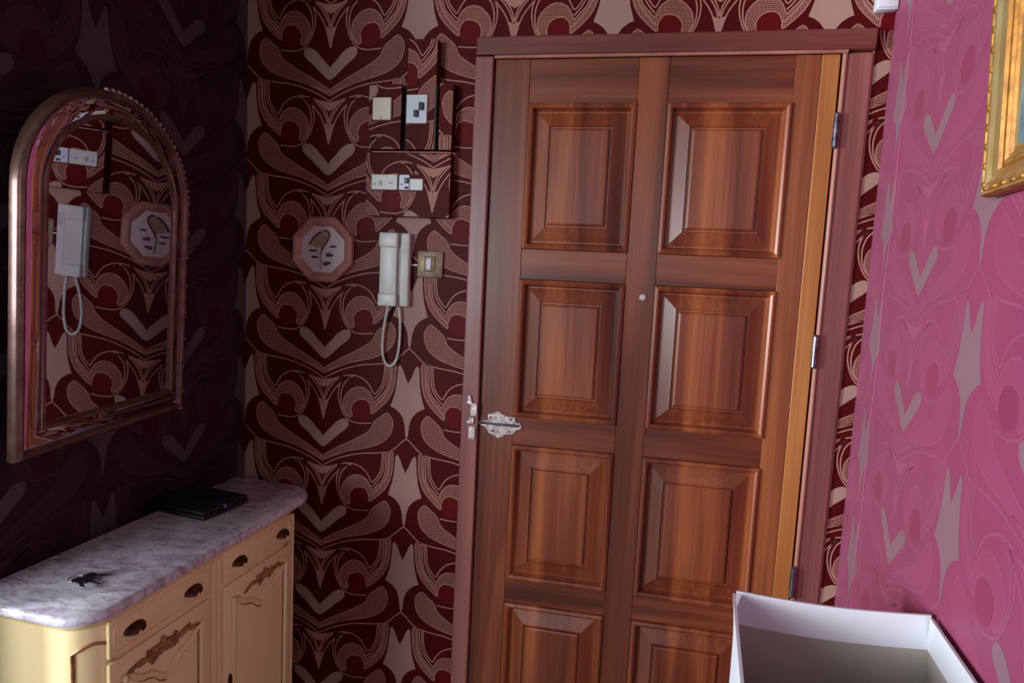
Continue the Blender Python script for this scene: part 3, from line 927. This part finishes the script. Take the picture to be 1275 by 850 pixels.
for di, (y0, y1, hs) in enumerate([(0.070, 0.296, (0.118, 0.250)), (0.335, 0.566, (0.380, 0.528))]):
    bm = bmesh.new(); cbox(bm, y0, y1, 0.836, 0.900, -0.002, 0.006, 0.003)
    dr = link('drawer', bm, CREAMW, cmE, smooth=True)
    bm = bmesh.new()
    z0, z1 = 0.843, 0.893
    c = 0.010
    loop = [(y0 + 0.008 + c, z0), (y1 - 0.008 - c, z0), (y1 - 0.008, z0 + c), (y1 - 0.008, z1 - c), (y1 - 0.008 - c, z1), (y0 + 0.008 + c, z1), (y0 + 0.008, z1 - c), (y0 + 0.008, z0 + c)]
    tube(bm, [cfront(a, b, 0.006) for a, b in loop], 0.0022, 6, True)
    link('drawer_moulding', bm, CREAMW, dr, smooth=True)
    for hy in hs:
        handle(dr, hy, 0.870)
    # door below
    bm = bmesh.new(); cbox(bm, y0, y1, 0.085, 0.828, -0.002, 0.006, 0.003)
    dd = link('door', bm, CREAMW, cmE, smooth=True)
    bm = bmesh.new()
    i0, i1 = y0 + 0.026, y1 - 0.026; mid = (i0 + i1) / 2
    loop = [(i0, 0.12), (i1, 0.12), (i1, 0.40), (i1, 0.74)]
    for k in range(15):
        t = k / 14
        yy = i1 + (i0 - i1) * t
        loop.append((yy, 0.768 - 0.022 * math.cos(2 * math.pi * (t - 0.5)) - 0.006 * math.cos(6 * math.pi * (t - 0.5))))
    loop += [(i0, 0.74), (i0, 0.40)]
    tube(bm, [cfront(a, b, 0.007) for a, b in loop], 0.0060, 8, True)
    link('door_moulding', bm, CREAMW, dd, smooth=True)
    bm = bmesh.new()
    lo2 = [(mid + (a - mid) * 0.92, 0.4 + (b - 0.4) * 0.975) for a, b in loop]
    tube(bm, [cfront(a, b, 0.006) for a, b in lo2], 0.0018, 6, True)
    link('glaze_line', bm, GLAZE, dd, smooth=True)
    bm = bmesh.new()
    c0 = mid + (0.014 if di else -0.006); g = 0.72 if di else 0.9
    flower(bm, c0, 0.802, 0.016 * g, 0.3)
    flower(bm, c0 - 0.030 * g, 0.799, 0.013 * g, 0.9); flower(bm, c0 + 0.030 * g, 0.799, 0.013 * g, 0.1)
    for sg in (-1, 1):
        leaf3(bm, c0 + sg * 0.056 * g, 0.799, 0.040 * g, 0.017 * g, 0.2 if sg > 0 else math.pi - 0.2)
        leaf3(bm, c0 + sg * 0.082 * g, 0.794, 0.036 * g, 0.013 * g, -0.25 if sg > 0 else math.pi + 0.25)
        leaf3(bm, c0 + sg * 0.020 * g, 0.788, 0.026 * g, 0.012 * g, -0.5 if sg > 0 else math.pi + 0.5)
    link('carving', bm, GLAZE, dd, smooth=True, label='carved flower spray with brown glaze')
    ky = y0 + 0.018 if di else y1 - 0.014
    bm = bmesh.new(); prism(bm, [(ky + 0.006 * math.cos(a), 0.615 + 0.022 * math.sin(a)) for a in [2 * math.pi * k / 12 for k in range(12)]], cfront, 0.004, 0.010, 0.002)
    link('keyhole_plate', bm, BRONZE, dd, smooth=True)
bm = bmesh.new(); cbox(bm, 0.303, 0.311, 0.07, 0.895, 0.0, 0.004, 0.001); cbox(bm, 0.320, 0.328, 0.07, 0.895, 0.0, 0.004, 0.001)
link('divider', bm, CREAMW, cmE, smooth=True)
bm = bmesh.new(); cbox(bm, 0.572, 0.580, 0.07, 0.895, -0.02, 0.004, 0.001)
link('end_bead', bm, CREAMW, cmE, smooth=True)

# black wallet on the marble
TZ = 0.940
wl = empty('wallet', (-0.895, 1.205, TZ), 'flat black leather wallet lying on the marble top', 'wallet')
MWl = Matrix.Translation(Vector((-0.908, 1.200, TZ))) @ Matrix.Rotation(math.radians(-9), 4, 'Z')
bm = bmesh.new(); box(bm, -0.088, 0.084, -0.066, 0.064, 0.0005, 0.010, 0.004, 3, MWl); link('back_cover', bm, LEATHER, wl, smooth=True)
bm = bmesh.new(); box(bm, -0.086, 0.082, -0.064, 0.062, 0.010, 0.0185, 0.004, 3, MWl); link('front_cover', bm, LEATHER, wl, smooth=True)
bm = bmesh.new(); box(bm, 0.058, 0.090, -0.012, 0.012, 0.006, 0.0205, 0.003, 2, MWl); link('strap', bm, BLACKP, wl, smooth=True)

# bunch of keys
ks = empty('bunch_of_keys', (-0.83, 0.84, TZ), 'small bunch of dark keys on the near end of the marble top', 'keys')
kc = Vector((-0.870, 0.850, TZ + 0.0025))
bm = bmesh.new(); tube(bm, [kc + Vector((0.012 * math.cos(t), 0.012 * math.sin(t), 0.0)) for t in [2 * math.pi * k / 20 for k in range(20)]], 0.0014, 6, True)
link('ring', bm, SILVER, ks, smooth=True, label='bright steel ring')
for n, (ang, dz) in enumerate(((-0.1, 0.002), (0.45, 0.0045), (-0.6, 0.0065))):
    d = Vector((math.cos(ang), math.sin(ang), 0)); e = Vector((-d.y, d.x, 0))
    o0 = kc + Vector((0.012 * math.cos(ang), 0.012 * math.sin(ang), dz - 0.0025))

    def kp(a, b, h, o0=o0, d=d, e=e):
        return o0 + d * a + e * b + Vector((0, 0, h))
    bm = bmesh.new()
    prism(bm, [(0.008 + 0.010 * math.cos(t), 0.010 * math.sin(t)) for t in [2 * math.pi * k / 14 for k in range(14)]], kp, 0.0, 0.0022)
    prism(bm, [(0.016, -0.003), (0.036, -0.003), (0.040, 0.0), (0.037, 0.003), (0.034, 0.0012), (0.031, 0.003), (0.028, 0.0015), (0.025, 0.003), (0.016, 0.003)], kp, 0.0002, 0.002)
    link('key', bm, STEEL, ks)

# ------------------------------------------------------------------ open white carton by the right wall
cb = empty('cardboard_box', (0.29, 0.78, 0), 'tall open white cardboard box against the pink wall right of the door', 'box')
TB = math.radians(-7)
OB = Vector((0.183, 0.925, 0))        # back left corner in plan
EX = Vector((1, 0.01, 0)).normalized(); EY = Vector((-0.115, -1, 0)).normalized()
BWd, BD, BH, TK = 0.262, 0.34, 1.03, 0.004


def bp_(a, b, z):
    return OB + EX * a + EY * b + Vector((0, 0, z))


def slab(bm, a0, a1, b0, b1, z0, z1, lean=None):
    vs = []
    for z in (z0, z1):
        for a, b in ((a0, b0), (a1, b0), (a1, b1), (a0, b1)):
            vs.append(bm.verts.new(bp_(a, b, z)))
    for f in ((0, 1, 2, 3), (7, 6, 5, 4), (0, 1, 5, 4), (1, 2, 6, 5), (2, 3, 7, 6), (3, 0, 4, 7)):
        bm.faces.new([vs[i] for i in f])


# each wall: curved upper lip bending slightly outwards
def boxwall(fn_in, fn_out, name, label=None):
    """fn(t, z) returns the point on the inner / outer skin; t along the wall 0..1"""
    bm = bmesh.new()
    NT, zs = 12, [0.0, 0.3, 0.6, 0.8, 0.88, 0.93, 0.96, 0.985, 1.005, 1.02, 1.03]
    A = [[bm.verts.new(fn_in(t / NT, z)) for t in range(NT + 1)] for z in zs]
    B = [[bm.verts.new(fn_out(t / NT, z)) for t in range(NT + 1)] for z in zs]
    for i in range(len(zs) - 1):
        for j in range(NT):
            f = bm.faces.new((A[i][j], A[i][j + 1], A[i + 1][j + 1], A[i + 1][j])); f.material_index = 1 if zs[i] < 0.98 else 0  # below the lip the inner faces get the painted shade
            bm.faces.new((B[i][j], B[i + 1][j], B[i + 1][j + 1], B[i][j + 1]))
        bm.faces.new((A[i][0], A[i + 1][0], B[i + 1][0], B[i][0])); bm.faces.new((A[i][NT], B[i][NT], B[i + 1][NT], A[i + 1][NT]))
    for j in range(NT):
        bm.faces.new((A[-1][j], A[-1][j + 1], B[-1][j + 1], B[-1][j])); bm.faces.new((A[0][j], B[0][j], B[0][j + 1], A[0][j + 1]))
    return link(name, bm, [CARD_O, CARD_I], cb, smooth=True, label=label)


def lip(z):
    return 0.010 * max(0.0, (z - 0.95) / 0.08) ** 2


boxwall(lambda t, z: bp_(BWd * t, TK - lip(z) * 1.2, z - 0.006 * math.sin(math.pi * t) * (z / 1.03)), lambda t, z: bp_(BWd * t, -lip(z) * 1.2, z - 0.006 * math.sin(math.pi * t) * (z / 1.03)), 'back_side')
boxwall(lambda t, z: bp_(TK - lip(z) * 0.6, BD * t, z), lambda t, z: bp_(-lip(z) * 0.6, BD * t, z), 'left_side')
boxwall(lambda t, z: bp_(BWd - TK, BD * t, z), lambda t, z: bp_(BWd, BD * t, z), 'right_side')
boxwall(lambda t, z: bp_(BWd * t, BD - TK, z * 0.985), lambda t, z: bp_(BWd * t, BD, z * 0.985), 'front_side')
bm = bmesh.new(); slab(bm, 0, BWd, 0, BD, 0.0, 0.006); link('bottom', bm, CARD_O, cb)

# ------------------------------------------------------------------ gilt framed picture on the right wall
pc = empty('framed_picture', tuple(P0 + UR * 0.80 + NR * 0.01 + Vector((0, 0, 1.60))), 'gilt framed painting leaning off the pink right wall', 'picture')
LT = math.radians(2.6)
ZT = (Vector((0, 0, 1)) * math.cos(LT) + NR * math.sin(LT)).normalized(); NT_ = (NR * math.cos(LT) - Vector((0, 0, 1)) * math.sin(LT)).normalized()
PO = P0 + UR * 0.612 + NR * 0.004 + Vector((0, 0, 1.603))
PWd, PHt = 0.52, 0.66


def pp_(a, b, d):
    return PO + UR * a + ZT * b + NT_ * d


gprof = [(0.000, 0.0), (0.000, 0.014), (0.003, 0.019), (0.007, 0.019), (0.010, 0.016), (0.013, 0.019), (0.018, 0.0185), (0.024, 0.015), (0.034, 0.0125), (0.037, 0.009), (0.041, 0.008), (0.045, 0.0095), (0.048, 0.0065), (0.052, 0.007), (0.055, 0.004), (0.059, 0.005), (0.063, 0.003), (0.066, 0.001)]
bm = bmesh.new()
rings = []
for ins, d in gprof:
    ins *= 0.86
    rings.append([bm.verts.new(pp_(a, b, d)) for a, b in ((ins, ins), (PWd - ins, ins), (PWd - ins, PHt - ins), (ins, PHt - ins))])
for ri, (r0, r1) in enumerate(zip(rings, rings[1:])):
    for i in range(4):
        f = bm.faces.new((r0[i], r0[(i + 1) % 4], r1[(i + 1) % 4], r1[i]))
        f.material_index = 1 if ri in (0, 1, 3, 8, 9, 11, 13) else 0
link('gilt_frame', bm, [GOLD, GOLD_D], pc)
bm = bmesh.new()
for k in range(int(PHt / 0.0235)):
    ball(bm, pp_(0.009, 0.014 + k * 0.0235, 0.0175), 0.0036, 1, 1, 1.5, 6, 5)
for k in range(int(PWd / 0.0235)):
    ball(bm, pp_(0.014 + k * 0.0235, 0.009, 0.0175), 0.0036, 1, 1.3, 1, 6, 5)
o = link('bead_row', bm, GOLD_D, pc, label='row of small dark beads on the outer edge'); o['kind'] = 'stuff'
bm = bmesh.new()
vs = [bm.verts.new(pp_(a, b, 0.003)) for a, b in ((0.054, 0.054), (PWd - 0.054, 0.054), (PWd - 0.054, PHt - 0.054), (0.054, PHt - 0.054))]
bm.faces.new(vs)
vs = [bm.verts.new(pp_(a, b, 0.0003)) for a, b in ((0.002, 0.002), (PWd - 0.002, 0.002), (PWd - 0.002, PHt - 0.002), (0.002, PHt - 0.002))]
bm.faces.new(vs)
link('canvas', bm, PICT, pc, label='blue grey painted canvas')
